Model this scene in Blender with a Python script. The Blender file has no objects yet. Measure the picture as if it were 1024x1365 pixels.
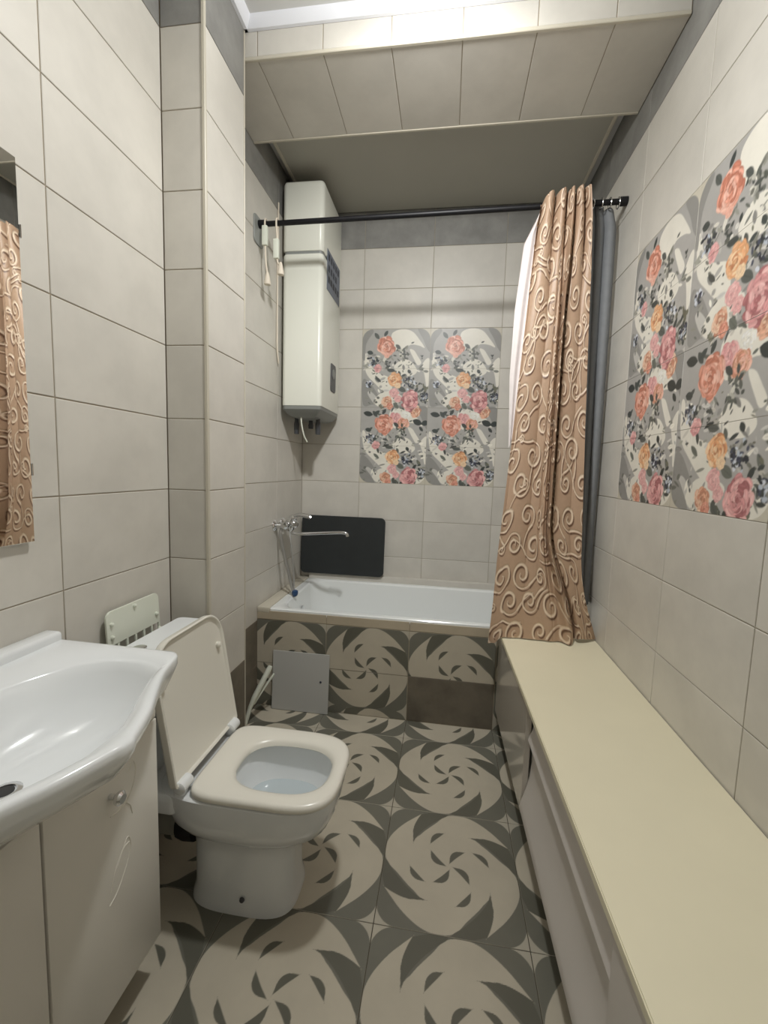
import bpy, bmesh, math, random
import numpy as np
from mathutils import Vector, Matrix

C = bpy.context.scene.collection
sc = bpy.context.scene
random.seed(7)
PI = math.pi

# ------------------------------------------------------------------ camera
F_PX, YAW, PITCH, ROLL, CAM_H = 573.65, 0.1403, 0.1007, 0.0315, 1.3438
cam_d = bpy.data.cameras.new('camera')
cam_d.sensor_fit = 'HORIZONTAL'
cam_d.sensor_width = 36.0
cam_d.lens = 36.0 * F_PX / 1024.0
cam_d.clip_start = 0.02
cam = bpy.data.objects.new('camera', cam_d)
C.objects.link(cam)
fw = Vector((-math.sin(YAW) * math.cos(PITCH), math.cos(YAW) * math.cos(PITCH), -math.sin(PITCH)))
rt = Vector((math.cos(YAW), math.sin(YAW), 0))
up = rt.cross(fw)
r2 = rt * math.cos(ROLL) + up * math.sin(ROLL)
u2 = -rt * math.sin(ROLL) + up * math.cos(ROLL)
M = Matrix((r2, u2, -fw)).transposed().to_4x4()
M.translation = Vector((0, 0, CAM_H))
cam.matrix_world = M
sc.camera = cam

# ------------------------------------------------------------------ world, lamp, exposure
world = bpy.data.worlds.new('world')
sc.world = world
world.use_nodes = True
world.node_tree.nodes['Background'].inputs[0].default_value = (0.8, 0.85, 0.9, 1)
world.node_tree.nodes['Background'].inputs[1].default_value = 0.05
vs = sc.view_settings
vs.view_transform = 'Standard'
vs.look = 'None'
vs.gamma = 1
vs.use_curve_mapping = False
vs.exposure = 0.0
# one hanging ceiling bulb just above the frame; the two spots are added fill
LAMP_POS = (-0.10, 1.15, 2.82)
LAMP_COL = (1.0, 1.0, 0.985)
def lamp(name, kind, watts, aim=None, cone=170):
    d = bpy.data.lights.new(name, kind)
    d.energy = watts
    d.color = LAMP_COL
    d.shadow_soft_size = 0.055
    o = bpy.data.objects.new(name, d)
    o.location = LAMP_POS
    if kind == 'SPOT':
        d.spot_size = math.radians(cone)
        d.spot_blend = 1.0
        v = Vector(aim) - Vector(LAMP_POS)
        o.rotation_euler = v.to_track_quat('-Z', 'Y').to_euler()
    C.objects.link(o)
lamp('ceiling_lamp', 'POINT', 17)
lamp('added_fill_down', 'SPOT', 47, (-0.05, 0.95, 0.0), 165)  # added fill spot, lifts the floor and lower walls without the wall tops
lamp('added_fill_tub', 'SPOT', 52, (-0.15, 2.9, 1.75), 112)  # added fill spot, brightens the heater and back wall

# ------------------------------------------------------------------ helpers
def srgb(r, g, b):
    def f(c):
        c /= 255.0
        return c / 12.92 if c <= 0.04045 else ((c + 0.055) / 1.055) ** 2.4
    return (f(r), f(g), f(b), 1.0)

def mat(name, col, rough=0.5, metal=0.0, noise=0.0, scale=6.0, col2=None, bump=0.0, bump_scale=200.0,
        attr=False, spec=0.5, rand=0.0, coat=0.0, detail=4.0):
    m = bpy.data.materials.new(name)
    m.use_nodes = True
    nt = m.node_tree
    b = nt.nodes['Principled BSDF']
    b.inputs['Roughness'].default_value = rough
    b.inputs['Metallic'].default_value = metal
    b.inputs['Specular IOR Level'].default_value = spec
    if coat:
        b.inputs['Coat Weight'].default_value = coat
        b.inputs['Coat Roughness'].default_value = 0.05
    tc = nt.nodes.new('ShaderNodeTexCoord')
    oi = nt.nodes.new('ShaderNodeObjectInfo')
    add = nt.nodes.new('ShaderNodeVectorMath'); add.operation = 'MULTIPLY_ADD'
    nt.links.new(oi.outputs['Random'], add.inputs[0])
    add.inputs[1].default_value = (17.0, 31.0, 43.0)
    nt.links.new(tc.outputs['Object'], add.inputs[2])
    n = nt.nodes.new('ShaderNodeTexNoise')
    n.inputs['Scale'].default_value = scale
    n.inputs['Detail'].default_value = detail
    n.inputs['Roughness'].default_value = 0.6
    nt.links.new(add.outputs[0], n.inputs['Vector'])
    base = None
    if attr:
        a = nt.nodes.new('ShaderNodeVertexColor'); a.layer_name = 'print'
        base = a.outputs['Color']
    mix = nt.nodes.new('ShaderNodeMix'); mix.data_type = 'RGBA'
    ramp = nt.nodes.new('ShaderNodeMapRange')
    ramp.inputs['From Min'].default_value = 0.35
    ramp.inputs['From Max'].default_value = 0.65
    nt.links.new(n.outputs['Fac'], ramp.inputs['Value'])
    nt.links.new(ramp.outputs['Result'], mix.inputs['Factor'])
    if attr:
        mix.blend_type = 'MULTIPLY'
        nt.links.new(base, mix.inputs['A'])
        k = 1.0 - noise
        mix.inputs['B'].default_value = (k, k, k, 1)
    else:
        mix.inputs['A'].default_value = col
        if col2 is None:
            k = 1.0 - noise
            col2 = (col[0] * k, col[1] * k, col[2] * k, 1)
        mix.inputs['B'].default_value = col2
    out = mix.outputs['Result']
    if rand:
        mr = nt.nodes.new('ShaderNodeMapRange')
        mr.inputs['To Min'].default_value = 1 - rand
        mr.inputs['To Max'].default_value = 1 + rand
        nt.links.new(oi.outputs['Random'], mr.inputs['Value'])
        hsv = nt.nodes.new('ShaderNodeHueSaturation')
        nt.links.new(mr.outputs['Result'], hsv.inputs['Value'])
        nt.links.new(out, hsv.inputs['Color'])
        out = hsv.outputs['Color']
    nt.links.new(out, b.inputs['Base Color'])
    if bump:
        n2 = nt.nodes.new('ShaderNodeTexNoise')
        n2.inputs['Scale'].default_value = bump_scale
        nt.links.new(tc.outputs['Object'], n2.inputs['Vector'])
        bp = nt.nodes.new('ShaderNodeBump')
        bp.inputs['Strength'].default_value = bump
        bp.inputs['Distance'].default_value = 0.002
        nt.links.new(n2.outputs['Fac'], bp.inputs['Height'])
        nt.links.new(bp.outputs['Normal'], b.inputs['Normal'])
    return m

def link(name, me, m=None, parent=None):
    o = bpy.data.objects.new(name, me)
    C.objects.link(o)
    if m is not None and me is not None and not me.materials:
        me.materials.append(m)
    if parent is not None:
        o.parent = parent
    return o

def obj(name, bm, m, parent=None, smooth=True, angle=35):
    me = bpy.data.meshes.new(name)
    bmesh.ops.recalc_face_normals(bm, faces=bm.faces[:])
    if smooth:
        for f in bm.faces:
            f.smooth = True
        lim = math.radians(angle)
        for e in bm.edges:
            if len(e.link_faces) == 2 and e.calc_face_angle(0) > lim:
                e.smooth = False
    bm.to_mesh(me)
    bm.free()
    return link(name, me, m, parent)

def tag(o, label, cat=None, group=None, kind=None):
    o['label'] = label
    if cat: o['category'] = cat
    if group: o['group'] = group
    if kind: o['kind'] = kind
    return o

def thing(name, label, cat, loc=(0, 0, 0), group=None):
    o = bpy.data.objects.new(name, None)
    o.empty_display_size = 0.05
    C.objects.link(o)
    o.location = loc
    T_OFF[o.name] = Vector(loc)
    return tag(o, label, cat, group)
T_OFF = {}

def part(name, bm, m, parent, **k):
    """A part whose bmesh is in world coordinates; shifted into its thing's frame."""
    off = T_OFF.get(parent.name)
    if off is not None:
        bmesh.ops.translate(bm, verts=bm.verts[:], vec=-off)
    o = obj(name, bm, m, parent, **k)
    if off is not None:
        T_OFF[o.name] = off
    else:
        T_OFF[o.name] = Vector((0, 0, 0))
    return o

def bx(bm, a, b, bev=0.0, seg=2):
    r = bmesh.ops.create_cube(bm, size=1.0)
    vs_ = r['verts']
    for v in vs_:
        v.co = Vector([(a[i] + b[i]) / 2 + v.co[i] * (b[i] - a[i]) for i in range(3)])
    if bev:
        es = list({e for v in vs_ for e in v.link_edges})
        bmesh.ops.bevel(bm, geom=es, offset=bev, segments=seg, affect='EDGES', profile=0.5)
    return bm

def box(a, b, bev=0.0, seg=2):
    return bx(bmesh.new(), a, b, bev, seg)

def loft(bm, rings, cap0=True, cap1=True, closed=True):
    vv = [[bm.verts.new(p) for p in r] for r in rings]
    n = len(rings[0])
    for i in range(len(vv) - 1):
        for j in range(n if closed else n - 1):
            k = (j + 1) % n
            bm.faces.new((vv[i][j], vv[i][k], vv[i + 1][k], vv[i + 1][j]))
    if cap0: bm.faces.new(vv[0][::-1])
    if cap1: bm.faces.new(vv[-1])
    return bm

def tube(bm, pts, r, seg=12, caps=True):
    pts = [Vector(p) for p in pts]
    rad = r if isinstance(r, (list, tuple)) else [r] * len(pts)
    rings = []
    prev = None
    for i, p in enumerate(pts):
        t = (pts[min(i + 1, len(pts) - 1)] - pts[max(i - 1, 0)]).normalized()
        if prev is None:
            a = t.orthogonal().normalized()
        else:
            a = (prev - t * prev.dot(t)).normalized()
        prev = a
        b = t.cross(a)
        rings.append([p + (a * math.cos(2 * PI * k / seg) + b * math.sin(2 * PI * k / seg)) * rad[i] for k in range(seg)])
    return loft(bm, rings, caps, caps)

def smooth_path(pts, n=8):
    pts = [Vector(p) for p in pts]
    out = []
    for i in range(len(pts) - 1):
        p0 = pts[max(i - 1, 0)]; p1 = pts[i]; p2 = pts[i + 1]; p3 = pts[min(i + 2, len(pts) - 1)]
        for k in range(n):
            t = k / n
            out.append(0.5 * ((2 * p1) + (p2 - p0) * t + (2 * p0 - 5 * p1 + 4 * p2 - p3) * t * t + (3 * p1 - p0 - 3 * p2 + p3) * t ** 3))
    out.append(pts[-1])
    return out

def lathe(bm, prof, origin, axis, seg=20):
    """prof: (radius, distance along axis)"""
    ax = Vector(axis).normalized(); a = ax.orthogonal().normalized(); b = ax.cross(a); o = Vector(origin)
    rings = [[o + ax * h + (a * math.cos(2 * PI * k / seg) + b * math.sin(2 * PI * k / seg)) * max(r, 1e-4) for k in range(seg)] for r, h in prof]
    return loft(bm, rings)

def prism(bm, outline, frame, t0, t1, bev=0.0):
    """outline in 2D, frame = (origin, u, v, n) ; extruded from n*t0 to n*t1"""
    o, u, v, n = [Vector(x) for x in frame]
    r0 = [o + u * p[0] + v * p[1] + n * t0 for p in outline]
    if bev:
        c = Vector((sum(p[0] for p in outline) / len(outline), sum(p[1] for p in outline) / len(outline)))
        ins = []
        for p in outline:
            d = Vector(p) - c
            ins.append(c + d * max(0.0, 1 - bev / max(d.length, 1e-6)))
        rI = [o + u * p[0] + v * p[1] + n * t1 for p in ins]
        r1 = [o + u * p[0] + v * p[1] + n * (t1 - bev * (1 if t1 > t0 else -1)) for p in outline]
        return loft(bm, [r0, r1, rI])
    r1 = [o + u * p[0] + v * p[1] + n * t1 for p in outline]
    return loft(bm, [r0, r1])

def rrect(x0, y0, x1, y1, r, n=6):
    rr = r if isinstance(r, (list, tuple)) else [r] * 4
    out = []
    for (cx, cy, a0), q in zip(((x1 - rr[0], y0 + rr[0], -PI / 2), (x1 - rr[1], y1 - rr[1], 0), (x0 + rr[2], y1 - rr[2], PI / 2), (x0 + rr[3], y0 + rr[3], PI)), rr):
        for k in range(n + 1):
            a = a0 + PI / 2 * k / n
            out.append((cx + q * math.cos(a), cy + q * math.sin(a)))
    return out

def superring(cx, cy, ax, ay, z, e=2.5, n=40, exf=None):
    out = []
    for k in range(n):
        t = 2 * PI * k / n
        c, s = math.cos(t), math.sin(t)
        ee = exf if (exf and c > 0) else e
        out.append((cx + ax * math.copysign(abs(c) ** (2 / ee), c), cy + ay * math.copysign(abs(s) ** (2 / ee), s), z))
    return out

# ------------------------------------------------------------------ painting of flat prints (numpy, to vertex colours)
def cat_rom(pts, n=6, sharp=()):
    pts = [p for i, p in enumerate(pts) for _ in range(2 if i in sharp else 1)]
    P = np.array(pts, float); m = len(P); out = []
    for i in range(m):
        p0, p1, p2, p3 = P[i - 1], P[i], P[(i + 1) % m], P[(i + 2) % m]
        for k in range(n):
            t = k / n
            out.append(0.5 * (2 * p1 + (p2 - p0) * t + (2 * p0 - 5 * p1 + 4 * p2 - p3) * t * t + (3 * p1 - p0 - 3 * p2 + p3) * t ** 3))
    return np.array(out)

class Canvas:
    def __init__(s, w, h, bg):
        s.w, s.h = w, h
        s.a = np.empty((h, w, 3)); s.a[:] = bg
    def poly(s, pts, col, alpha=1.0):
        P = np.array(pts, float)
        x0, y0 = np.floor(P.min(0)).astype(int); x1, y1 = np.ceil(P.max(0)).astype(int) + 1
        x0, y0 = max(x0, 0), max(y0, 0); x1, y1 = min(x1, s.w), min(y1, s.h)
        if x1 <= x0 or y1 <= y0: return
        X, Y = np.meshgrid(np.arange(x0, x1) + .5, np.arange(y0, y1) + .5)
        ins = np.zeros(X.shape, bool)
        Q = np.roll(P, -1, 0)
        for (ax, ay), (bx_, by) in zip(P, Q):
            if ay == by: continue
            c = (ay > Y) != (by > Y)
            ins ^= c & (X < (bx_ - ax) * (Y - ay) / (by - ay) + ax)
        sub = s.a[y0:y1, x0:x1]
        sub[ins] = sub[ins] * (1 - alpha) + np.array(col) * alpha
    def ell(s, cx, cy, rx, ry, ang, col, alpha=1.0, n=18, point=0.0):
        t = np.linspace(0, 2 * PI, n, endpoint=False)
        x = rx * np.cos(t); y = ry * np.sin(t) * (1 - point * np.abs(np.cos(t)) ** 4)
        ca, sa = math.cos(ang), math.sin(ang)
        s.poly(np.stack([cx + x * ca - y * sa, cy + x * sa + y * ca], 1), col, alpha)

def sample(A, X, Y):
    """bilinear sample, X,Y in pixels, wrapping handled by caller"""
    h, w = A.shape[:2]
    X = np.clip(X - .5, 0, w - 1.001); Y = np.clip(Y - .5, 0, h - 1.001)
    i = X.astype(int); j = Y.astype(int); fx = (X - i)[:, None]; fy = (Y - j)[:, None]
    return (A[j, i] * (1 - fx) * (1 - fy) + A[j, i + 1] * fx * (1 - fy) + A[j + 1, i] * (1 - fx) * fy + A[j + 1, i + 1] * fx * fy)

def lin(c):
    c = np.array(c, float) / 255.0
    return np.where(c <= 0.04045, c / 12.92, ((c + 0.055) / 1.055) ** 2.4)

def grid_tile(name, w, h, t, nx, ny, colfn, m):
    """slab w x h, front at z=0, back at z=-t; colfn(u,v) -> rgb for u,v in metres from the centre"""
    u = np.linspace(-w / 2, w / 2, nx); v = np.linspace(-h / 2, h / 2, ny)
    U, V = np.meshgrid(u, v); U = U.ravel(); V = V.ravel()
    co = np.stack([U, V, np.zeros_like(U)], 1)
    i = np.arange(nx - 1); j = np.arange(ny - 1)
    I, J = np.meshgrid(i, j); b = (J * nx + I).ravel()
    q = np.stack([b, b + 1, b + 1 + nx, b + nx], 1)
    # skirt
    k = len(co)
    cor = [0, nx - 1, nx * ny - 1, nx * (ny - 1)]
    co = np.vstack([co, co[cor] + [0, 0, -t]])
    sk = [[cor[1], cor[0], k, k + 1], [cor[2], cor[1], k + 1, k + 2], [cor[3], cor[2], k + 2, k + 3], [cor[0], cor[3], k + 3, k]]
    faces = np.vstack([q, np.array(sk)])
    me = bpy.data.meshes.new(name)
    me.vertices.add(len(co)); me.vertices.foreach_set('co', co.ravel())
    me.loops.add(faces.size); me.loops.foreach_set('vertex_index', faces.ravel().astype(np.int32))
    me.polygons.add(len(faces)); me.polygons.foreach_set('loop_start', np.arange(0, faces.size, 4, dtype=np.int32))
    me.update(); me.validate()
    col = np.ones((len(co), 4)); col[:len(U), :3] = colfn(U, V); col[len(U):, :3] = (.2, .19, .17)
    at = me.color_attributes.new('print', 'FLOAT_COLOR', 'POINT')
    at.data.foreach_set('color', col.ravel().astype(np.float32))
    me.materials.append(m)
    return me

def slab_mesh(name, w, h, t, m, bev=0.0015):
    x, y = w / 2, h / 2; i, j = x - bev, y - bev
    vs_ = [(-x, -y, -t), (x, -y, -t), (x, y, -t), (-x, y, -t), (-x, -y, -bev * .7), (x, -y, -bev * .7), (x, y, -bev * .7), (-x, y, -bev * .7),
           (-i, -j, 0), (i, -j, 0), (i, j, 0), (-i, j, 0)]
    fs = [(8, 9, 10, 11)]
    for a in (0, 4):
        for k in range(4):
            l = (k + 1) % 4
            fs.append((a + k, a + l, a + 4 + l, a + 4 + k))
    me = bpy.data.meshes.new(name)
    me.from_pydata(vs_, [], fs); me.update()
    me.materials.append(m)
    return me

# ------------------------------------------------------------------ materials
M_tile = mat('cream_wall_tile', srgb(214, 210, 201), 0.42, noise=0.1, scale=5, rand=0.025)
M_grout = mat('brown_grout', srgb(164, 152, 132), 0.9)
M_band = mat('grey_concrete_tile', srgb(150, 149, 145), 0.5, noise=0.25, scale=7, rand=0.03)
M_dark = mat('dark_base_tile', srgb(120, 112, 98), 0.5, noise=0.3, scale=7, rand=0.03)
M_mural = mat('printed_mural_tile', (1, 1, 1, 1), 0.4, attr=True, noise=0.06, scale=14)
M_floor = mat('printed_floor_tile', (1, 1, 1, 1), 0.33, attr=True, noise=0.10, scale=5)
M_ledge = mat('beige_ledge_tile', srgb(186, 174, 152), 0.45, noise=0.1, scale=6)
M_grout2 = mat('pale_grout', srgb(172, 164, 148), 0.9)
M_fgrout = mat('floor_grout', srgb(84, 78, 66), 0.9)
M_ceil = mat('ceiling_paint', srgb(224, 224, 222), 0.7)
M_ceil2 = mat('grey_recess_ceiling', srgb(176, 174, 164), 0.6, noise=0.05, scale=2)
M_cornice = mat('white_cornice', srgb(240, 242, 248), 0.5)
M_trim = mat('beige_edge_trim', srgb(200, 194, 178), 0.4)
M_ceramic = mat('white_ceramic', srgb(236, 239, 240), 0.12, coat=0.3, noise=0.0)
M_seat = mat('white_plastic_seat', srgb(236, 233, 222), 0.25)
M_enamel = mat('white_tub_enamel', srgb(241, 244, 243), 0.15, coat=0.3)
M_heater = mat('white_enamelled_steel', srgb(232, 233, 222), 0.3)
M_greypl = mat('grey_plastic', srgb(140, 143, 140), 0.4)
M_dgrey = mat('dark_grey_plastic', srgb(70, 72, 76), 0.4)
M_sticker = mat('blue_grey_sticker', srgb(112, 120, 134), 0.5)
M_ink = mat('dark_ink', srgb(52, 56, 70), 0.6)
M_chrome = mat('chrome', (0.75, 0.76, 0.77, 1), 0.12, metal=1.0)
M_steel = mat('braided_steel', (0.5, 0.5, 0.49, 1), 0.35, metal=0.8, bump=0.5, bump_scale=600)
M_blue = mat('blue_plastic', srgb(38, 70, 112), 0.4)
M_black = mat('black_rod_metal', srgb(18, 18, 22), 0.45, spec=0.35)
M_board = mat('charcoal_board', srgb(40, 44, 45), 0.55, noise=0.15, scale=10, bump=0.2)
M_vanity = mat('vanity_lacquer', srgb(228, 225, 216), 0.28)
M_bench = mat('bench_top_laminate', srgb(232, 225, 198), 0.45, noise=0.03, scale=4)
M_gloss = mat('glossy_bench_front', srgb(206, 200, 190), 0.14, coat=0.6)
M_satin = mat('satin_drawer_front', srgb(214, 208, 202), 0.38)
M_plinth = mat('dark_plinth', srgb(40, 38, 34), 0.6)
M_curt = mat('brown_scroll_fabric', (1, 1, 1, 1), 0.42, attr=True, noise=0.05, scale=60, bump=0.15, bump_scale=900)
M_lining = mat('white_lining_fabric', srgb(236, 228, 226), 0.7, noise=0.06, scale=20)
M_grey_f = mat('grey_fabric', srgb(128, 131, 134), 0.75, noise=0.08, scale=30, bump=0.2, bump_scale=500)
M_white_pl = mat('white_plastic', srgb(226, 230, 216), 0.35)
M_hatch = mat('grey_white_hatch_plastic', srgb(190, 190, 186), 0.4)
M_cord = mat('cream_cord', srgb(225, 215, 198), 0.6)
M_mirror = mat('mirror_glass', (0.86, 0.86, 0.84, 1), 0.015, metal=1.0)
M_pipe = mat('grey_drain_pipe', srgb(150, 148, 138), 0.5)
M_rubber = mat('black_rubber', srgb(20, 20, 20), 0.6)
M_water = mat('toilet_water', srgb(196, 206, 210), 0.04, spec=0.6)
M_hole = mat('drain_hole', srgb(30, 30, 30), 0.4)

# ------------------------------------------------------------------ room dimensions
XL, XR, YB, YF = -1.0, 0.75, 2.912, -0.9
COLX, COL0, COL1 = -0.843, 1.442, 1.728
Z0, RH, TW = 2.765, 0.2534, 0.45
ZC = 3.03
APY = 2.188
FX0, FY0 = -0.1537, 2.0376
GAP = 0.003
REC = 0.0025
TT = 0.008

ROWS = [Z0 - k * RH for k in range(0, 12)]
ZED = [0.0] + [z for z in ROWS[::-1] if z > 0.01] + [ZC]       # row edges from floor to ceiling

# ------------------------------------------------------------------ prints
SS = 520
def paint_floor():
    cv = Canvas(SS * 2, SS * 2, lin((116, 115, 104)))
    R = cv.w
    cream, dark = lin((196, 188, 170)), lin((101, 100, 89))
    lobe = [(0.168, 0.288), (0.279, 0.212), (0.382, 0.116), (0.477, 0.025), (0.497, -0.099), (0.466, -0.21), (0.375, -0.337), (0.238, -0.465), (0.272, -0.39), (0.290, -0.29), (0.286, -0.17)]
    leaf = [(0.286, -0.165), (0.296, -0.29), (0.277, -0.377), (0.238, -0.462), (0.12, -0.50), (0.01, -0.492), (0.095, -0.421), (0.184, -0.335), (0.256, -0.242)]
    co1 = [(-0.15, 0.179), (-0.141, 0.245), (-0.101, 0.287), (-0.041, 0.296), (-0.092, 0.241)]
    ci1 = [(-0.001, 0.022), (0.010, 0.099), (0.053, 0.139), (0.120, 0.143), (0.053, 0.081)]
    rot = lambda pts, k: [(x * [1, 0, -1, 0][k] - y * [0, 1, 0, -1][k], x * [0, 1, 0, -1][k] + y * [1, 0, -1, 0][k]) for x, y in pts]
    px = lambda pts, dx=0, dy=0: np.array([((x + dx + .5) * R, (y + dy + .5) * R) for x, y in pts])
    for dx, dy in ((0, 0), (1, 0), (-1, 0), (0, 1), (0, -1)):
        for k in range(4): cv.poly(px(cat_rom(rot(leaf, k), 5, (0, 3)), dx, dy), dark)
    for k in range(4): cv.poly(px(cat_rom(rot(lobe, k), 5, (0, 7, 10))), cream)
    t = np.linspace(0, 2 * PI, 40)
    cv.poly(px([(.343 * math.cos(a), .343 * math.sin(a)) for a in t]), cream)
    for k in range(4): cv.poly(px(cat_rom(rot(leaf, k), 5, (0, 3))), dark)
    for k in range(4):
        cv.poly(px(cat_rom(rot(co1, k), 5, (0, 3))), dark); cv.poly(px(cat_rom(rot(ci1, k), 5, (0, 3))), dark)
    # corner stars: four concave points, a quarter on each corner
    st = []
    for k in range(4):
        a = k * PI / 2
        for f in np.linspace(0, 1, 10, endpoint=False):
            p = (1 - f) ** 2 * np.array([math.cos(a), math.sin(a)]) + f ** 2 * np.array([math.cos(a + PI / 2), math.sin(a + PI / 2)])
            q = 2 * f * (1 - f) * np.array([math.cos(a) + math.cos(a + PI / 2), math.sin(a) + math.sin(a + PI / 2)]) * 0.2
            st.append(tuple((p + q) * 0.125))
    for dx in (-.5, .5):
        for dy in (-.5, .5):
            cv.poly(px(st, dx, dy), lin((186, 180, 164)))
    A = cv.a.reshape(SS, 2, SS, 2, 3).mean((1, 3))
    return A
FLOOR_IMG = paint_floor()
def floor_col(cu, cv_):
    """colours of the floor print, cu/cv_ = position of the piece's centre inside the 0.45 m tile"""
    def f(U, V):
        x = ((U + cu) / TW + .5) % 1.0; y = ((V + cv_) / TW + .5) % 1.0
        return sample(FLOOR_IMG, x * SS, y * SS)
    return f

MW, MHh = 225, 507
def paint_mural():
    S = 3
    cv = Canvas(MW * S, MHh * S, lin((176, 174, 170)))
    rnd = random.Random(11)
    W_, H_ = cv.w, cv.h
    def m(x, y):
        v = (y - 95) / 1045.0
        return ((x - (20 - 17 * v)) / (460 - 16 * v) * W_, v * H_)
    k = W_ / 455.0
    cream = lin((234, 230, 218)); white = lin((238, 236, 230)); grey = lin((150, 149, 145)); lg = lin((200, 198, 192))
    def P(pts, col, a=1.0):
        cv.poly(cat_rom([m(*p) for p in pts], 5), col, a)
    def jit(c, d):
        return np.clip(np.array(c) * (1 + rnd.uniform(-d, d)), 0, 1)
    def leafs(x, y, l, w, ang, col):
        X, Y = m(x, y)
        cv.ell(X, Y, l * k, w * k, ang, jit(col, .25), 1, 16, .75)
        cv.ell(X, Y, l * k * .9, w * k * .12, ang, np.array(col) * .6, .5, 10)
    def bloom(x, y, r, cols, sq=1.0, core=None):
        X, Y = m(x, y); r *= k
        for rad, n, pr in ((.74, 15, .30), (.60, 13, .30), (.46, 11, .28), (.32, 9, .24), (.18, 7, .19), (.06, 4, .15)):
            rot = rnd.uniform(0, 6)
            for i in range(n):
                a = rot + 2 * PI * i / n + rnd.uniform(-.25, .25)
                rr = rad * rnd.uniform(.82, 1.12)
                c = jit(rnd.choice(cols), .12)
                px_, py_ = X + rr * r * math.cos(a), Y + rr * r * math.sin(a) * sq
                tw = a + PI / 2 + rnd.uniform(-.5, .5)
                cv.ell(px_ - .07 * r * math.cos(a), py_ - .07 * r * math.sin(a) * sq, pr * r * 1.0, pr * r * .72, tw, np.array(cols[-1]) * .66, .8)
                cv.ell(px_, py_, pr * r * rnd.uniform(.85, 1.15), pr * r * rnd.uniform(.5, .75), tw, c)
                cv.ell(px_ + .06 * r * math.cos(a), py_ + .06 * r * math.sin(a) * sq, pr * r * .7, pr * r * .16, tw, np.clip(c * 1.25 + .03, 0, 1), .7)
        if core is not None:
            cv.ell(X, Y, r * .13, r * .12, 0, core, .8)
    coral = [lin((236, 186, 168)), lin((228, 166, 146)), lin((220, 154, 132)), lin((192, 122, 100))]
    orange = [lin((240, 202, 164)), lin((232, 180, 136)), lin((224, 166, 120)), lin((202, 136, 96))]
    pink = [lin((232, 184, 180)), lin((222, 166, 164)), lin((210, 148, 148)), lin((172, 108, 110))]
    peach = [lin((234, 198, 172)), lin((222, 172, 144)), lin((196, 136, 110))]
    leafc = [lin((104, 108, 100)), lin((84, 88, 84)), lin((138, 138, 128)), lin((66, 72, 70)), lin((118, 118, 100))]
    ink = [lin((58, 62, 78)), lin((76, 80, 96)), lin((44, 48, 56))]
    for d in (0, 522):
        dx = -9 if d else 0
        q = lambda pts: [(x + dx, y + d) for x, y in pts]
        # ogee trellis: cream fields between curling grey bands
        P(q([(215, 140), (250, 105), (310, 98), (360, 115), (400, 160), (440, 220), (400, 205), (345, 200), (300, 230), (240, 230)]), cream)
        P(q([(395, 95), (470, 95), (480, 240), (455, 225), (430, 165)]), grey)
        P(q([(340, 232), (368, 236), (395, 275), (418, 318), (395, 335), (372, 300)]), cream)
        P(q([(235, 345), (275, 305), (325, 298), (365, 325), (390, 375), (350, 405), (270, 395)]), cream)
        P(q([(30, 270), (48, 260), (75, 330), (130, 385), (205, 420), (222, 500), (180, 520), (105, 455), (45, 385)]), cream)
        P(q([(425, 330), (470, 290), (478, 420), (455, 480), (440, 400)]), cream)
        P(q([(20, 440), (60, 440), (120, 520), (150, 600), (90, 600), (25, 600)]), grey)
        P(q([(55, 520), (85, 515), (150, 590), (130, 612), (90, 580)]), lg)
        P(q([(400, 640), (460, 600), (500, 600), (470, 660), (430, 690)]), lg)
        P(q([(100, 580), (150, 520), (235, 515), (290, 545), (235, 605), (160, 622)]), cream)
    P([(355, 1140), (420, 1080), (470, 1140)], cream)
    P([(-5, 1000), (60, 1060), (110, 1140), (60, 1150), (-5, 1080)], grey)
    P([(60, 95), (20, 130), (15, 270), (35, 300), (45, 190), (95, 110)], grey)
    # garland of small leaves along the two diagonals
    for d in (0, 522):
        dx = -9 if d else 0
        path = [(70, 255), (130, 320), (215, 345), (300, 430), (360, 450), (420, 500), (430, 560), (300, 600), (200, 610), (120, 640)]
        for i in range(120):
            j = rnd.randrange(len(path) - 1); f = rnd.random()
            x = path[j][0] * (1 - f) + path[j + 1][0] * f + rnd.gauss(0, 24) + dx
            y = path[j][1] * (1 - f) + path[j + 1][1] * f + rnd.gauss(0, 24) + d
            leafs(x, y, rnd.uniform(8, 22), rnd.uniform(4, 9), rnd.uniform(0, PI), rnd.choice(leafc + [lin((206, 204, 196)), lin((196, 192, 182))]))
        for i in range(70):
            x = rnd.uniform(20, 470) + dx; y = rnd.uniform(240, 612) + d
            leafs(x, y, rnd.uniform(10, 24), rnd.uniform(4, 9), rnd.choice((.6, -.7)) + rnd.gauss(0, .5), rnd.choice((lg, grey, lin((160, 160, 150)), lin((128, 130, 122)), cream)))
        for i in range(34):
            x = rnd.uniform(15, 470) + dx; y = rnd.uniform(250, 610) + d
            leafs(x, y, rnd.uniform(5, 14), rnd.uniform(2, 5), rnd.uniform(0, PI), rnd.choice(leafc + [lg]))
        for i in range(26):
            x = rnd.uniform(260, 330) + dx; y = rnd.uniform(215, 300) + d
            leafs(x, y, rnd.uniform(8, 20), rnd.uniform(4, 8), rnd.uniform(0, PI), rnd.choice(leafc[:3] + [lin((210, 208, 196))]))
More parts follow.
